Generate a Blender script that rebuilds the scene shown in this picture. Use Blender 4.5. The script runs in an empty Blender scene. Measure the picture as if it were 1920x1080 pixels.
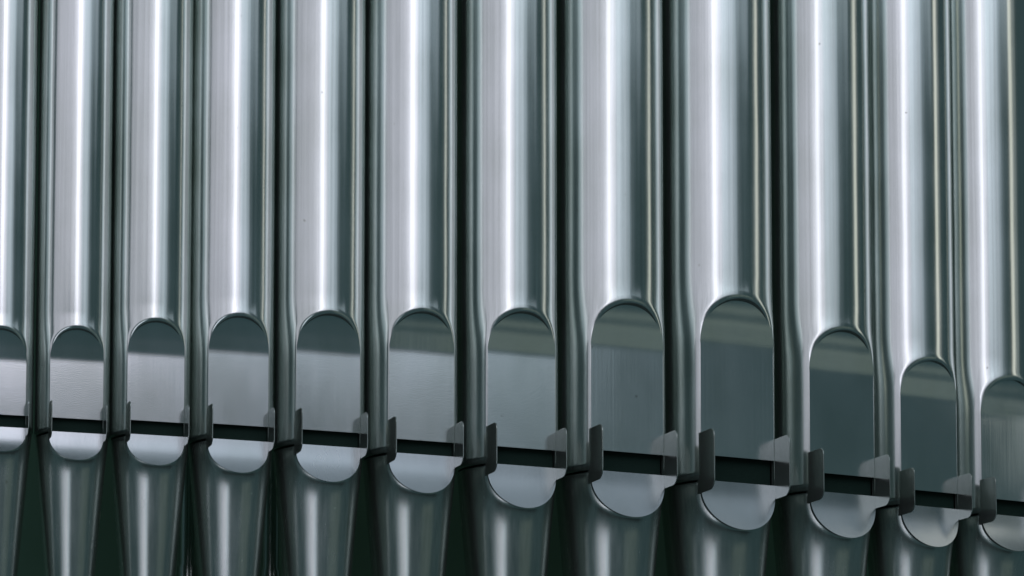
import bpy, math, random
from math import sin, cos, tan, radians, pi, sqrt, asin, atan2, atan
from mathutils import Vector, Matrix
random.seed(7)
S = bpy.context.scene
COL = S.collection

# ------------------------------------------------------------------ camera
F = 6000.0                       # focal length in photo pixels (photo is 1920 wide)
TILT = radians(5.3)
SHIFT = 0.474                    # lens shift: the camera stands below and looks up
cam = bpy.data.cameras.new('camera')
cam_o = bpy.data.objects.new('camera', cam); COL.objects.link(cam_o)
cam.sensor_width = 36.0
cam.lens = F / 1920.0 * 36.0
cam.shift_y = SHIFT
cam.clip_end = 60
cam_o.rotation_euler = (pi / 2 + TILT, 0, 0)
S.camera = cam_o

# ------------------------------------------------------------------ world, lamps, exposure
W = bpy.data.worlds.new('World'); S.world = W; W.use_nodes = True
bg = W.node_tree.nodes['Background']
bg.inputs[0].default_value = (0.036, 0.068, 0.076, 1); bg.inputs[1].default_value = 1.0
S.view_settings.view_transform = 'Standard'; S.view_settings.look = 'None'
S.cycles.max_bounces = 16; S.cycles.glossy_bounces = 14
S.view_settings.exposure = 0.0; S.view_settings.gamma = 1.0

def lamp(name, loc, aim, w, h, rad, col):
    l = bpy.data.lights.new(name, 'AREA'); l.shape = 'RECTANGLE'; l.size = w; l.size_y = h
    l.energy = rad * w * h * pi; l.color = col
    o = bpy.data.objects.new(name, l); COL.objects.link(o); o.location = loc
    d = Vector(aim) - Vector(loc)
    o.rotation_euler = d.to_track_quat('-Z', 'Y').to_euler()
    return o
LIL = (1.0, 0.93, 1.08); BLU = (0.84, 0.92, 1.07); OLI = (1.0, 1.06, 0.86)
def front(name, x0, x1, y, z0, z1, rad, col):          # upright lamp facing the pipes
    return lamp(name, ((x0 + x1) / 2, y, (z0 + z1) / 2), ((x0 + x1) / 2, y + 1, (z0 + z1) / 2), x1 - x0, z1 - z0, rad * 1.07, col)
front('strip_lamp', -0.14, 0.66, 2.50, 2.10, 5.2, 1.05, LIL)
front('strip_lamp', 0.00, 0.52, 2.48, 2.10, 5.2, 0.50, LIL)
front('strip_lamp', -0.40, 1.05, 2.46, 2.10, 5.2, 0.28, LIL)
front('near_lamp', -0.93, -0.21, 2.48, 2.10, 5.2, 0.82, LIL)
front('near_lamp', -1.74, -0.97, 2.50, 2.10, 5.2, 0.70, LIL)
front('broad_lamp', -3.35, -1.77, 2.49, 2.10, 5.2, 0.60, LIL)
front('broad_lamp', -5.19, -3.38, 2.48, 2.20, 5.2, 0.55, LIL)
front('side_lamp', 0.56, 1.15, 2.50, 2.10, 5.2, 0.66, LIL)
front('side_lamp', 1.18, 1.93, 2.49, 2.26, 5.2, 0.62, BLU)
front('side_lamp', 1.96, 2.85, 2.48, 2.30, 5.2, 0.52, BLU)
front('side_lamp', 2.88, 3.77, 2.50, 2.30, 5.2, 0.32, BLU)
lamp('ceiling_lamp', (2.5, 3.3, 4.7), (0.8, 5.6, 1.2), 6.0, 3.2, 0.40, BLU)
lamp('far_lamp', (2.5, -0.9, 3.65), (0, 6.0, 1.4), 2.6, 2.7, 0.27, LIL)
lamp('far_lamp', (4.15, 0.35, 3.55), (0, 6.0, 1.4), 0.95, 2.6, 0.24, LIL)
lamp('far_lamp', (4.85, 1.00, 3.50), (0, 6.0, 1.4), 0.95, 2.6, 0.16, BLU)
lamp('far_lamp', (5.45, 1.75, 3.45), (0, 6.0, 1.4), 0.95, 2.6, 0.06, BLU)
lamp('back_lamp', (-2.4, -1.5, 1.0), (0, 6.0, 1.0), 4.8, 1.3, 0.34, BLU)
lamp('back_lamp', (-1.9, -1.4, 1.0), (0, 6.0, 1.0), 1.6, 1.3, 0.95, LIL)
lamp('back_lamp', (-3.3, -1.3, 1.0), (0, 6.0, 1.0), 0.8, 1.3, 0.60, LIL)
lamp('back_lamp', (-0.7, -1.4, 1.0), (0, 6.0, 1.0), 1.1, 1.3, 0.90, BLU)
lamp('low_wall_glow_panel', (5.2, 2.2, 1.54), (0.5, 6.2, 1.54), 3.8, 0.62, 0.13, OLI)  # added glowing panels acting as a dim olive wall in reflections
lamp('low_wall_glow_panel', (5.2, 2.2, 0.35), (0.5, 6.2, 0.35), 3.8, 0.60, 0.12, OLI)  # lower added panel; the gap above it reflects as a dark band
lamp('row_end_fill', (2.0, 6.15, 2.6), (0.3, 6.1, 2.6), 0.36, 2.4, 0.22, (0.95, 0.97, 0.95))  # added light standing in for reflections of pipes past the row's end
lamp('row_end_fill', (1.62, 6.18, 2.9), (0.6, 6.1, 2.9), 0.12, 2.8, 0.9, (1.0, 0.91, 0.80))  # added narrow light for the bright line a next pipe would reflect
_c = radians(21.7)
lamp('gap_fill_light', (0.0 - 0.40 * sin(_c), 6.05 + 0.40 * cos(_c), 2.0), (0.0 - 1.4 * sin(_c), 6.05 + 1.4 * cos(_c), 2.0), 3.8, 3.6, 0.060, (0.95, 1.0, 0.9))  # added fill light brightening the wall behind the pipes; no lamp known there

# ------------------------------------------------------------------ helpers
def tag(o, label=None, cat=None, group=None, kind=None):
    if label: o['label'] = label
    if cat: o['category'] = cat
    if group: o['group'] = group
    if kind: o['kind'] = kind
    return o
def mesh_obj(name, verts, faces, mat, parent=None, smooth=True):
    me = bpy.data.meshes.new(name); me.from_pydata(verts, [], faces); me.update()
    if smooth: me.polygons.foreach_set('use_smooth', [True] * len(me.polygons))
    me.materials.append(mat)
    o = bpy.data.objects.new(name, me); COL.objects.link(o)
    if parent: o.parent = parent
    return o
def bevel(o, wdt, seg=2):
    m = o.modifiers.new('bevel', 'BEVEL'); m.width = wdt; m.segments = seg; m.limit_method = 'ANGLE'; m.angle_limit = radians(40)
    return o

# ------------------------------------------------------------------ materials
def metal(name, base, rough, streak=0.05, bump=0.02, low=0.86, wavy=0.0012, met=0.95):
    m = bpy.data.materials.new(name); m.use_nodes = True
    nt = m.node_tree; N = nt.nodes; L = nt.links
    b = N['Principled BSDF']; b.inputs['Metallic'].default_value = met
    tc = N.new('ShaderNodeTexCoord')
    oi = N.new('ShaderNodeObjectInfo')
    add = N.new('ShaderNodeVectorMath'); add.operation = 'ADD'
    L.new(tc.outputs['Object'], add.inputs[0])
    mu = N.new('ShaderNodeVectorMath'); mu.operation = 'SCALE'; mu.inputs[3].default_value = 13.0
    cx = N.new('ShaderNodeCombineXYZ')
    for k in range(3): L.new(oi.outputs['Random'], cx.inputs[k])
    L.new(cx.outputs[0], mu.inputs[0]); L.new(mu.outputs[0], add.inputs[1])
    mp = N.new('ShaderNodeMapping'); mp.inputs['Scale'].default_value = (170, 170, 1.2)
    L.new(add.outputs[0], mp.inputs[0])
    n1 = N.new('ShaderNodeTexNoise'); n1.inputs['Scale'].default_value = 1.0; n1.inputs['Detail'].default_value = 3
    L.new(mp.outputs[0], n1.inputs[0])
    mp2 = N.new('ShaderNodeMapping'); mp2.inputs['Scale'].default_value = (9, 9, 5)
    L.new(add.outputs[0], mp2.inputs[0])
    n2 = N.new('ShaderNodeTexNoise'); n2.inputs['Scale'].default_value = 1.0; n2.inputs['Detail'].default_value = 5
    L.new(mp2.outputs[0], n2.inputs[0])
    n3 = N.new('ShaderNodeTexNoise'); n3.inputs['Scale'].default_value = 520.0; n3.inputs['Detail'].default_value = 2
    L.new(add.outputs[0], n3.inputs[0])
    # roughness: base + streaks + smudges
    def madd(x, a, c):
        q = N.new('ShaderNodeMath'); q.operation = 'MULTIPLY_ADD'; L.new(x, q.inputs[0]); q.inputs[1].default_value = a
        if isinstance(c, float): q.inputs[2].default_value = c
        else: L.new(c, q.inputs[2])
        return q.outputs[0]
    r = madd(n1.outputs['Fac'], streak, rough - streak * 0.5 - 0.03)
    r = madd(n2.outputs['Fac'], 0.09, r)
    L.new(r, b.inputs['Roughness'])
    mx = N.new('ShaderNodeMix'); mx.data_type = 'RGBA'; mx.blend_type = 'MULTIPLY'
    mx.inputs[0].default_value = 1.0
    mx.inputs[6].default_value = (*base, 1)
    rp = N.new('ShaderNodeValToRGB')
    rp.color_ramp.elements[0].position = 0.25; rp.color_ramp.elements[0].color = (low, low + 0.01, low + 0.01, 1)
    rp.color_ramp.elements[1].position = 0.75; rp.color_ramp.elements[1].color = (1, 1, 1, 1)
    L.new(n1.outputs['Fac'], rp.inputs[0]); L.new(rp.outputs[0], mx.inputs[7])
    L.new(mx.outputs[2], b.inputs['Base Color'])
    bp = N.new('ShaderNodeBump'); bp.inputs['Strength'].default_value = bump; bp.inputs['Distance'].default_value = 0.002
    sm = N.new('ShaderNodeMath'); sm.operation = 'ADD'
    L.new(n1.outputs['Fac'], sm.inputs[0]); L.new(n3.outputs['Fac'], sm.inputs[1])
    L.new(sm.outputs[0], bp.inputs['Height'])
    b2 = N.new('ShaderNodeBump'); b2.inputs['Strength'].default_value = 1.0; b2.inputs['Distance'].default_value = wavy
    mp3 = N.new('ShaderNodeMapping'); mp3.inputs['Scale'].default_value = (7, 7, 2.6); L.new(add.outputs[0], mp3.inputs[0])
    n4 = N.new('ShaderNodeTexNoise'); n4.inputs['Scale'].default_value = 1.0; n4.inputs['Detail'].default_value = 2
    L.new(mp3.outputs[0], n4.inputs[0]); L.new(n4.outputs['Fac'], b2.inputs['Height'])
    L.new(bp.outputs[0], b2.inputs['Normal']); L.new(b2.outputs[0], b.inputs['Normal'])
    # tarnish mottling and a few specks
    tn = N.new('ShaderNodeValToRGB')
    tn.color_ramp.elements[0].position = 0.32; tn.color_ramp.elements[0].color = (0.87, 0.88, 0.86, 1)
    tn.color_ramp.elements[1].position = 0.62; tn.color_ramp.elements[1].color = (1, 1, 1, 1)
    L.new(n2.outputs['Fac'], tn.inputs[0])
    n5 = N.new('ShaderNodeTexNoise'); n5.inputs['Scale'].default_value = 75.0; n5.inputs['Detail'].default_value = 1
    L.new(add.outputs[0], n5.inputs[0])
    sk = N.new('ShaderNodeValToRGB')
    sk.color_ramp.elements[0].position = 0.80; sk.color_ramp.elements[0].color = (1, 1, 1, 1)
    sk.color_ramp.elements[1].position = 0.825; sk.color_ramp.elements[1].color = (0.72, 0.72, 0.70, 1)
    L.new(n5.outputs['Fac'], sk.inputs[0])
    m3 = N.new('ShaderNodeMix'); m3.data_type = 'RGBA'; m3.blend_type = 'MULTIPLY'; m3.inputs[0].default_value = 1.0
    L.new(tn.outputs[0], m3.inputs[6]); L.new(sk.outputs[0], m3.inputs[7])
    m4 = N.new('ShaderNodeMix'); m4.data_type = 'RGBA'; m4.blend_type = 'MULTIPLY'; m4.inputs[0].default_value = 1.0
    L.new(mx.outputs[2], m4.inputs[6]); L.new(m3.outputs[2], m4.inputs[7])
    tr = N.new('ShaderNodeValToRGB')
    tr.color_ramp.elements[0].color = (0.93, 0.935, 0.93, 1); tr.color_ramp.elements[1].color = (1, 0.99, 1, 1)
    L.new(oi.outputs['Random'], tr.inputs[0])
    m2 = N.new('ShaderNodeMix'); m2.data_type = 'RGBA'; m2.blend_type = 'MULTIPLY'; m2.inputs[0].default_value = 1.0
    L.new(m4.outputs[2], m2.inputs[6]); L.new(tr.outputs[0], m2.inputs[7]); L.new(m2.outputs[2], b.inputs['Base Color'])
    return m
def dull(name, col, rough=0.8):
    m = bpy.data.materials.new(name); m.use_nodes = True
    nt = m.node_tree; b = nt.nodes['Principled BSDF']
    n = nt.nodes.new('ShaderNodeTexNoise'); n.inputs['Scale'].default_value = 14; n.inputs['Detail'].default_value = 6
    rp = nt.nodes.new('ShaderNodeValToRGB')
    rp.color_ramp.elements[0].color = (*[c * 0.75 for c in col], 1); rp.color_ramp.elements[1].color = (*[c * 1.2 for c in col], 1)
    nt.links.new(n.outputs['Fac'], rp.inputs[0]); nt.links.new(rp.outputs[0], b.inputs['Base Color'])
    b.inputs['Roughness'].default_value = rough; b.inputs['Specular IOR Level'].default_value = 0.2
    return m
TIN = metal('burnished_tin', (0.69, 0.745, 0.72), 0.15, 0.06, 0.02, 0.82)
LIP = metal('lower_lip_metal', (0.47, 0.51, 0.52), 0.24, 0.0, 0.04, 0.97)
FOOT = metal('foot_metal', (0.60, 0.64, 0.605), 0.23, 0.12)
PLATE = metal('lip_metal', (0.66, 0.71, 0.70), 0.14, 0.0, 0.04, 0.97)
EAR = metal('ear_metal', (0.45, 0.50, 0.47), 0.17, 0.02, 0.02, 0.95, 0.0012, 0.86)
DARK = dull('dark_case_wood', (0.030, 0.060, 0.045))
FLOOR = dull('grey_floor_boards', (0.05, 0.07, 0.065))
GREEN = dull('gap_lift_green', (0.06, 0.135, 0.100))  # green put into the wall colour to lift the dark of the gaps
CAV = dull('slit_shade', (0.010, 0.028, 0.021))  # dark colour standing in for the shade inside the mouth slit

# ------------------------------------------------------------------ photo pixel -> place
ct, st = cos(TILT), sin(TILT)
def project(p):
    zc = p[1] * ct + p[2] * st; yc = -p[1] * st + p[2] * ct
    return 960 + F * p[0] / zc, 540 - F * yc / zc + SHIFT * 1920, zc
def z_at(x, y, py):
    lo, hi = -2.0, 6.0
    for _ in range(60):
        m = (lo + hi) / 2
        if project((x, y, m))[1] > py: lo = m
        else: hi = m
    return lo
def psi(u): return radians(16.8 + (u - 142) / 1600 * 9.8)
# mouth left/right, arch top, slit top, lower lip top, lower lip bottom, each in photo pixels at the mouth's centre
DATA = [
    (-50, 48, 617, 777, 800, 846),
    (93, 193, 617, 785, 811, 862),
    (238, 345, 603, 790, 816, 872),
    (390, 503, 594, 797, 825, 886),
    (555, 675, 590, 808, 836, 903),
    (729, 852, 586, 826, 852, 924),
    (914, 1042, 586, 840, 873, 952),
    (1108, 1245, 570, 848, 886, 969),
    (1314, 1452, 562, 858, 905, 993),
    (1519, 1640, 621, 890, 925, 1008),
    (1690, 1795, 677, 921, 950, 1025),
    (1841, 1944, 712, 938, 967, 1033),
]
YP = 0.79        # depth of the flat mouth plane in radii
BULGE = 0.10
MW = 0.712       # half mouth width in radii
us = [(d[0] + d[1]) / 2 for d in DATA]
i0 = 6
pos = {}
def on_ray(u, x0, y0, ps):
    lo, hi = -3.0, 3.0
    for _ in range(60):
        m = (lo + hi) / 2
        X, Y = x0 + m * cos(ps), y0 + m * sin(ps)
        if project((X, Y, 1.17))[0] < u: lo = m
        else: hi = m
    return X, Y
pos[i0] = ((us[i0] - 960) / F * 6.1, 6.0)
for i in range(i0 + 1, len(us)): pos[i] = on_ray(us[i], *pos[i - 1], psi((us[i] + us[i - 1]) / 2))
for i in range(i0 - 1, -1, -1): pos[i] = on_ray(us[i], *pos[i + 1], psi((us[i] + us[i + 1]) / 2))

# ------------------------------------------------------------------ setting
def slab(name, c, sx, sy, sz, mat, rz=0):
    v = [(x * sx / 2, y * sy / 2, z * sz / 2) for x in (-1, 1) for y in (-1, 1) for z in (-1, 1)]
    f = [(0, 1, 3, 2), (4, 6, 7, 5), (0, 4, 5, 1), (2, 3, 7, 6), (0, 2, 6, 4), (1, 5, 7, 3)]
    o = mesh_obj(name, v, f, mat, smooth=False); o.location = c; o.rotation_euler.z = rz
    return tag(o, kind='structure')
TOE = 0.30
slab('gallery_floor', (0.20, 5.65, TOE - 0.03), 3.6, 1.8, 0.06, FLOOR, radians(21.7))
slab('back_wall', (-0.17, 6.55, 1.9), 4.4, 0.04, 4.4, GREEN, radians(21.7))

# ------------------------------------------------------------------ pipe builders (local: +x right along the row, -y to the front)
def body_mesh(R, w, zb, zs, za, zt, rec):
    """zb bottom, zs spring of the arch, za arch top, zt top of body; a tube with the arched mouth cut and its rim rolled in"""
    tw = asin(w / R); ry = za - zs
    FW, FD = 0.14 * R, 0.045 * R
    def zarch(x): return zs + ry * sqrt(max(0, 1 - (x / w) ** 2))
    def dist(th, z):              # distance to the arch outline on the unrolled sheet
        a = abs(R * sin(th)) if abs(th) < pi / 2 else R
        if z <= zs: return abs(th) * R - tw * R
        # ellipse: approximate distance by scaling
        x = abs(th) * R / (tw * R); y = (z - zs) / ry
        q = sqrt(x * x + y * y)
        if q < 1e-6: return -1
        # point on ellipse along the ray
        px, pz = abs(th) * R / q, (z - zs) / q
        return sqrt((abs(th) * R - px) ** 2 + (z - zs - pz) ** 2) * (1 if q >= 1 else -1)
    def pt(th, z):
        s = dist(th, z); r = R
        if s < FW:
            k = 1 - max(0, s) / FW
            up = min(1, max(0, (z - zs) / ry)); up = up * up * (3 - 2 * up)      # the roll fades out down the straight sides
            r = R - (0.012 * R + FD * up) * (1 - sqrt(max(0, 1 - k * k))) - 0.008 * R * up * k ** 3
        # the flattened mouth pushes the sheet beside it forward; fades out above the arch
        b = 1.0 if z <= zs else max(0.0, 1 - (z - zs) / (ry + 0.45 * R))
        b = b * b * (3 - 2 * b)
        q = max(0.0, min(1.0, (abs(th) - tw) / (1.62 - tw)))
        return (r * sin(th), -r * cos(th) - BULGE * R * b * (1 - q) ** 2, z)
    V, Fc = [], []
    def add(p): V.append(p); return len(V) - 1
    NI = 56
    inner = [tw * sin(-pi / 2 + pi * k / NI) for k in range(NI + 1)]
    outs = [0.004, 0.01, 0.02, 0.035, 0.055, 0.08, 0.11, 0.15, 0.19, 0.24]
    o_r = [tw + q for q in outs]
    while o_r[-1] < pi - 0.09: o_r.append(o_r[-1] + 0.075)
    o_r.append(pi)
    ths = [-t for t in reversed(o_r)] + inner + o_r[:-1]
    nL = len(o_r)
    zm = za + 0.5 * R
    fr = [0, 0.004, 0.01, 0.02, 0.035, 0.055, 0.08, 0.11, 0.15, 0.2, 0.26, 0.33, 0.41, 0.5, 0.6, 0.72, 0.85, 1.0]
    cols = []
    for k, th in enumerate(ths):
        ins = nL <= k <= nL + NI
        z0 = zs
        if ins:
            # arch as an ellipse in (theta, z)
            t = min(1, abs(th) / tw); z0 = zs + ry * sqrt(max(0, 1 - t * t))
        c = [add(pt(th, z0 + (zm - z0) * q)) for q in fr]
        for q in range(1, 9): c.append(add(pt(th, zm + (zt - zm) * q / 8)))
        cols.append(c)
    n = len(ths)
    for k in range(n):
        a, b = cols[k], cols[(k + 1) % n]
        for j in range(len(a) - 1): Fc.append((a[j], b[j], b[j + 1], a[j + 1]))
    # sides below the spring line
    NS = 16
    low = {}
    for k in range(n):
        if nL < k < nL + NI: continue
        low[k] = [add(pt(ths[k], zb + (zs - zb) * q / NS)) for q in range(NS)] + [cols[k][0]]
    for k in range(n):
        k2 = (k + 1) % n
        if k in low and k2 in low:
            for j in range(NS): Fc.append((low[k][j], low[k2][j], low[k2][j + 1], low[k][j + 1]))
    # bottom ring turned in towards the foot
    ring = {k: add((V[low[k][0]][0] * 0.93, V[low[k][0]][1] * 0.93, zb)) for k in low}
    for k in low:
        k2 = (k + 1) % n
        if k2 in low: Fc.append((low[k2][0], low[k][0], ring[k], ring[k2]))
    # wall of the mouth: from the rolled rim straight in to the plate
    edge = low[nL][:-1] + [cols[k][0] for k in range(nL, nL + NI + 1)] + list(reversed(low[nL + NI][:-1]))
    inn = [add((V[e][0], -(rec - 0.03 * R), V[e][2])) for e in edge]
    e2 = [add(V[e]) for e in edge]
    for j in range(len(edge) - 1): Fc.append((e2[j], inn[j], inn[j + 1], e2[j + 1]))
    # top cap
    tc_ = add((0, 0, zt))
    for k in range(n): Fc.append((cols[k][-1], cols[(k + 1) % n][-1], tc_))
    return V, Fc

def upper_lip_mesh(R, w, zslit, zs, za, rec):
    """flat plate behind the arch; its crown bends gently forward"""
    V, Fc = [], []
    tw = asin(w / R); ry = za - zs
    NX, NZ = 20, 40
    wp = w * 0.995
    z1 = za - 0.80 * R
    def yy(z):
        t = max(0, z - z1) / R
        return -rec - R * (0.105 * max(0, t - 0.04) if t > 0.08 else 0.105 * t * t / 0.16) - 0.24 * R * max(0, t - 0.36) ** 2
    for j in range(NZ + 1):
        z = zslit + (za - zslit) * sin(pi / 2 * j / NZ)
        hw = wp if z <= zs else R * sin(tw * sqrt(max(0, 1 - ((z - zs) / ry) ** 2))) * 0.995
        hw = max(hw, 0.004 * R)
        for i in range(NX + 1): V.append((hw * (2 * i / NX - 1), yy(z), z))
    def q(j, i): return j * (NX + 1) + i
    for j in range(NZ):
        for i in range(NX): Fc.append((q(j, i), q(j, i + 1), q(j + 1, i + 1), q(j + 1, i)))
    # lower edge has thickness
    a = len(V)
    for i in range(NX + 1): V.append(V[i])
    b = len(V)
    for i in range(NX + 1): V.append((V[i][0], -rec + 0.03 * R, zslit + 0.012 * R))
    for i in range(NX): Fc.append((b + i, b + i + 1, a + i + 1, a + i))
    return V, Fc

TAPER = 0.085
def foot_mesh(R, w, ztop, zlb, z0, y0, y1):
    """cone, flattened where the lower lip sits"""
    V, Fc = [], []
    r0 = 0.965 * R
    n = 120
    zsamp = [ztop - (ztop - zlb) * k / 24 for k in range(25)]
    zz = zlb; step = 0.02 * R
    while zz - step > z0 + 0.05:
        zz -= step; step *= 1.25; zsamp.append(zz)
    zsamp.append(z0 + 0.04); 
    for z in zsamp:
        r = max(0.16 * R, r0 - TAPER * (ztop - z))
        t = (ztop - z) / (ztop - zlb)
        lim = -(y0 + (y1 - y0) * t) + 0.05 * R
        for k in range(n):
            th = 2 * pi * k / n
            tt = th if th < pi else 2 * pi - th
            ex = tt * r / (asin(w / R) * R); ez = max(0.0, (ztop - z) / (ztop - zlb) - 0.16) / 0.84
            q = max(0.0, sqrt(ex * ex + ez * ez) - 1.0) * 0.75
            rr = r + 0.07 * R * math.exp(-q / 0.19) if ex < 2.2 else r
            x, y = rr * sin(th), -rr * cos(th)
            if t <= 1.0: y = max(y, lim)
            V.append((x, y, z))
    r = 0.13 * R
    for k in range(n): V.append((r * sin(2 * pi * k / n), -r * cos(2 * pi * k / n), z0))
    m = len(zsamp) + 1
    for j in range(m - 1):
        for k in range(n):
            k2 = (k + 1) % n
            Fc.append((j * n + k, (j + 1) * n + k, (j + 1) * n + k2, j * n + k2))
    Fc.append(tuple(range(n - 1, -1, -1)))
    Fc.append(tuple((m - 1) * n + k for k in range(n)))
    return V, Fc

def lower_lip_mesh(R, w, ztop, zlb, y0, y1, thick):
    """tongue-shaped plate with a half-round lower end, faintly dished"""
    V, Fc = [], []
    H = ztop - zlb; st_ = 0.16 * H
    NZ, NX = 26, 18
    rows = []
    for j in range(NZ + 1):
        t = sin(pi / 2 * j / NZ)
        z = ztop - H * t
        d = H * t
        hw = w if d <= st_ else w * max(0.0, 1 - ((d - st_) / (H - st_)) ** 2.15) ** 0.5
        hw = max(hw, 0.02 * R)
        y = -(y0 + (y1 - y0) * t) + 0.045 * R * sin(pi * t) 
        rows.append([(hw * (2 * i / NX - 1), y, z) for i in range(NX + 1)])
    for r in rows: V += r
    def q(j, i): return j * (NX + 1) + i
    for j in range(NZ):
        for i in range(NX): Fc.append((q(j, i), q(j + 1, i), q(j + 1, i + 1), q(j, i + 1)))
    # rim: outline carried back into the foot
    out = [q(j, 0) for j in range(NZ + 1)] + [q(NZ, i) for i in range(1, NX + 1)] + [q(j, NX) for j in range(NZ - 1, -1, -1)] + [q(0, i) for i in range(NX - 1, 0, -1)]
    a = len(V)
    for o in out: V.append(V[o])
    b = len(V)
    for o in out:
        x, y, z = V[o]; V.append((x * 0.985, y + 0.02 * R, z))
    c = len(V)
    for o in out:
        x, y, z = V[o]; V.append((x * 0.96, y + thick, z + 0.03 * R * (ztop - z) / H))
    m = len(out)
    for k in range(m):
        k2 = (k + 1) % m
        Fc.append((a + k, b + k, b + k2, a + k2)); Fc.append((b + k, c + k, c + k2, b + k2))
    return V, Fc

def ear_mesh(R, x, zt, zb_, yin, yout, th):
    """upright plate beside the mouth with rounded outer corners"""
    prof = [(yin, zb_), ]
    ro, rt = 0.18 * R, 0.13 * R
    for k in range(7):
        a = -pi / 2 - (pi / 2) * k / 6
        prof.append((yout + ro + ro * cos(a), zb_ + ro + ro * sin(a)))
    for k in range(7):
        a = pi - (pi / 2) * k / 6
        prof.append((yout + rt + rt * cos(a), zt - rt + rt * sin(a)))
    prof.append((yin, zt))
    n = len(prof)
    V = [(x - th / 2, y, z) for y, z in prof] + [(x + th / 2, y, z) for y, z in prof]
    Fc = [tuple(range(n)), tuple(range(2 * n - 1, n - 1, -1))] + [(k, n + k, n + (k + 1) % n, (k + 1) % n) for k in range(n)]
    return V, Fc

WHICH = [
    'organ pipe cut off by the left edge of the photo, only half its mouth showing',
    'narrow organ pipe, first whole one from the left, bright white lower lip',
    'slim silver organ pipe, second whole one from the left, bright streaked lower lip',
    'silver organ pipe, third whole one from the left, pale mouth plate',
    'silver organ pipe, fourth whole one from the left, pale mouth plate under dark crown',
    'middling silver organ pipe, fifth whole one from the left, grey mouth plate',
    'silver organ pipe just right of the photo centre, blue grey mouth plate',
    'wide organ pipe directly left of the widest one, dark teal mouth plate',
    'widest organ pipe with the highest and tallest arched mouth',
    'organ pipe directly right of the widest one, its arch clearly lower',
    'slim organ pipe second from the right, glinting ear and darkest mouth plate',
    'organ pipe cut off by the right edge of the photo, lowest arched mouth',
]
ZT = 3.6
for i, (ml, mr, pa, psl, pl, pb) in enumerate(DATA):
    u = us[i]; ps = psi(u); X, Y = pos[i]
    zc = project((X, Y, 1.2))[2]; sc = zc / F
    phi = ps + atan((u - 960) / F)
    w = (mr - ml) / 2 / cos(phi) * sc
    R = w / MW
    nx, ny = sin(ps), -cos(ps)
    cx_, cy_ = X - nx * YP * R, Y - ny * YP * R
    zl = z_at(X, Y, pl); zsl = z_at(X, Y, psl)
    za = z_at(X + nx * 0.23 * R, Y + ny * 0.23 * R, pa)
    zlb = z_at(X + nx * 0.24 * R, Y + ny * 0.24 * R, pb)
    print('pipe %d R=%.3f z lip %.3f slit %.3f arch %.3f lb %.3f  Y %.2f phi %.1f' % (i, R, zl, zsl, za, zlb, Y, math.degrees(phi)))
    root = bpy.data.objects.new('organ_pipe', None); COL.objects.link(root)
    root.empty_display_size = 0.05
    root.location = (cx_, cy_, TOE); root.rotation_euler.z = ps
    tag(root, WHICH[i], 'organ pipe', 'row of metal organ pipes')
    zl -= TOE; zsl -= TOE; za -= TOE; zlb -= TOE; zt = ZT - TOE
    rec = YP * R
    zs = za - w * 1.02
    mesh_obj('body', *body_mesh(R, w, zl, zs, za, zt, rec), TIN, root)
    mesh_obj('upper_lip', *upper_lip_mesh(R, w, zsl, zs, za, rec), PLATE, root)
    y0, y1 = 0.79 * R, 0.965 * R - TAPER * (zl - zlb) + 0.13 * R
    mesh_obj('foot', *foot_mesh(R, w, zl - 0.004, zlb, 0.0, y0, y1), FOOT, root)
    mesh_obj('lower_lip', *lower_lip_mesh(R, w, zl, zlb, y0, y1, 0.30 * R), LIP, root)
    # sheet added behind the slit; its dark colour stands for interior shade
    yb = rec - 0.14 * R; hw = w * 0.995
    mesh_obj('slit_dark_sheet', [(-hw, -yb, zl - 0.03 * R), (hw, -yb, zl - 0.03 * R), (hw, -yb, zsl + 0.08 * R), (-hw, -yb, zsl + 0.08 * R),
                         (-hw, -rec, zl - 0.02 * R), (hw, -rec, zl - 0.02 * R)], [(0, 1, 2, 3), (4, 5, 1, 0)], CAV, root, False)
    for s in (-1, 1):
        e = mesh_obj('ear', *ear_mesh(R, s * (w + 0.01 * R), zsl + 0.37 * R, zl - 0.24 * R, -rec + 0.1 * R, -rec - 0.53 * R, 0.022 * R), EAR, root, False)
        bevel(e, 0.006 * R)

# slender pipes of the row behind, glimpsed in the gaps
def rear_pipe(u, label):
    j = min(range(len(us)), key=lambda k: abs(us[k] - u))
    ps = psi(u); X, Y = on_ray(u, *pos[j], ps)
    d = Vector((X, Y)).normalized() * 0.30; X += d.x; Y += d.y
    V, Fc = [], []
    prof = [(0.004, 0.0), (0.006, 0.03), (0.019, 0.62), (0.020, 0.66), (0.017, 0.665), (0.017, 3.2), (0.0, 3.2)]
    n = 24
    for r, z in prof:
        for k in range(n): V.append((r * sin(2 * pi * k / n), -r * cos(2 * pi * k / n), z))
    for q in range(len(prof) - 1):
        for k in range(n): Fc.append((q * n + k, q * n + (k + 1) % n, (q + 1) * n + (k + 1) % n, (q + 1) * n + k))
    root = bpy.data.objects.new('rear_pipe', None); COL.objects.link(root); root.location = (X, Y, TOE)
    tag(root, label, 'organ pipe', 'thin pipes behind the row')
    mesh_obj('tube', V, Fc, FOOT, root)
rear_pipe(354, 'thin pipe behind the row glimpsed as a hairline between second and third whole pipes')
rear_pipe(508, 'thin pipe behind the row glimpsed between the feet of third and fourth whole pipes')
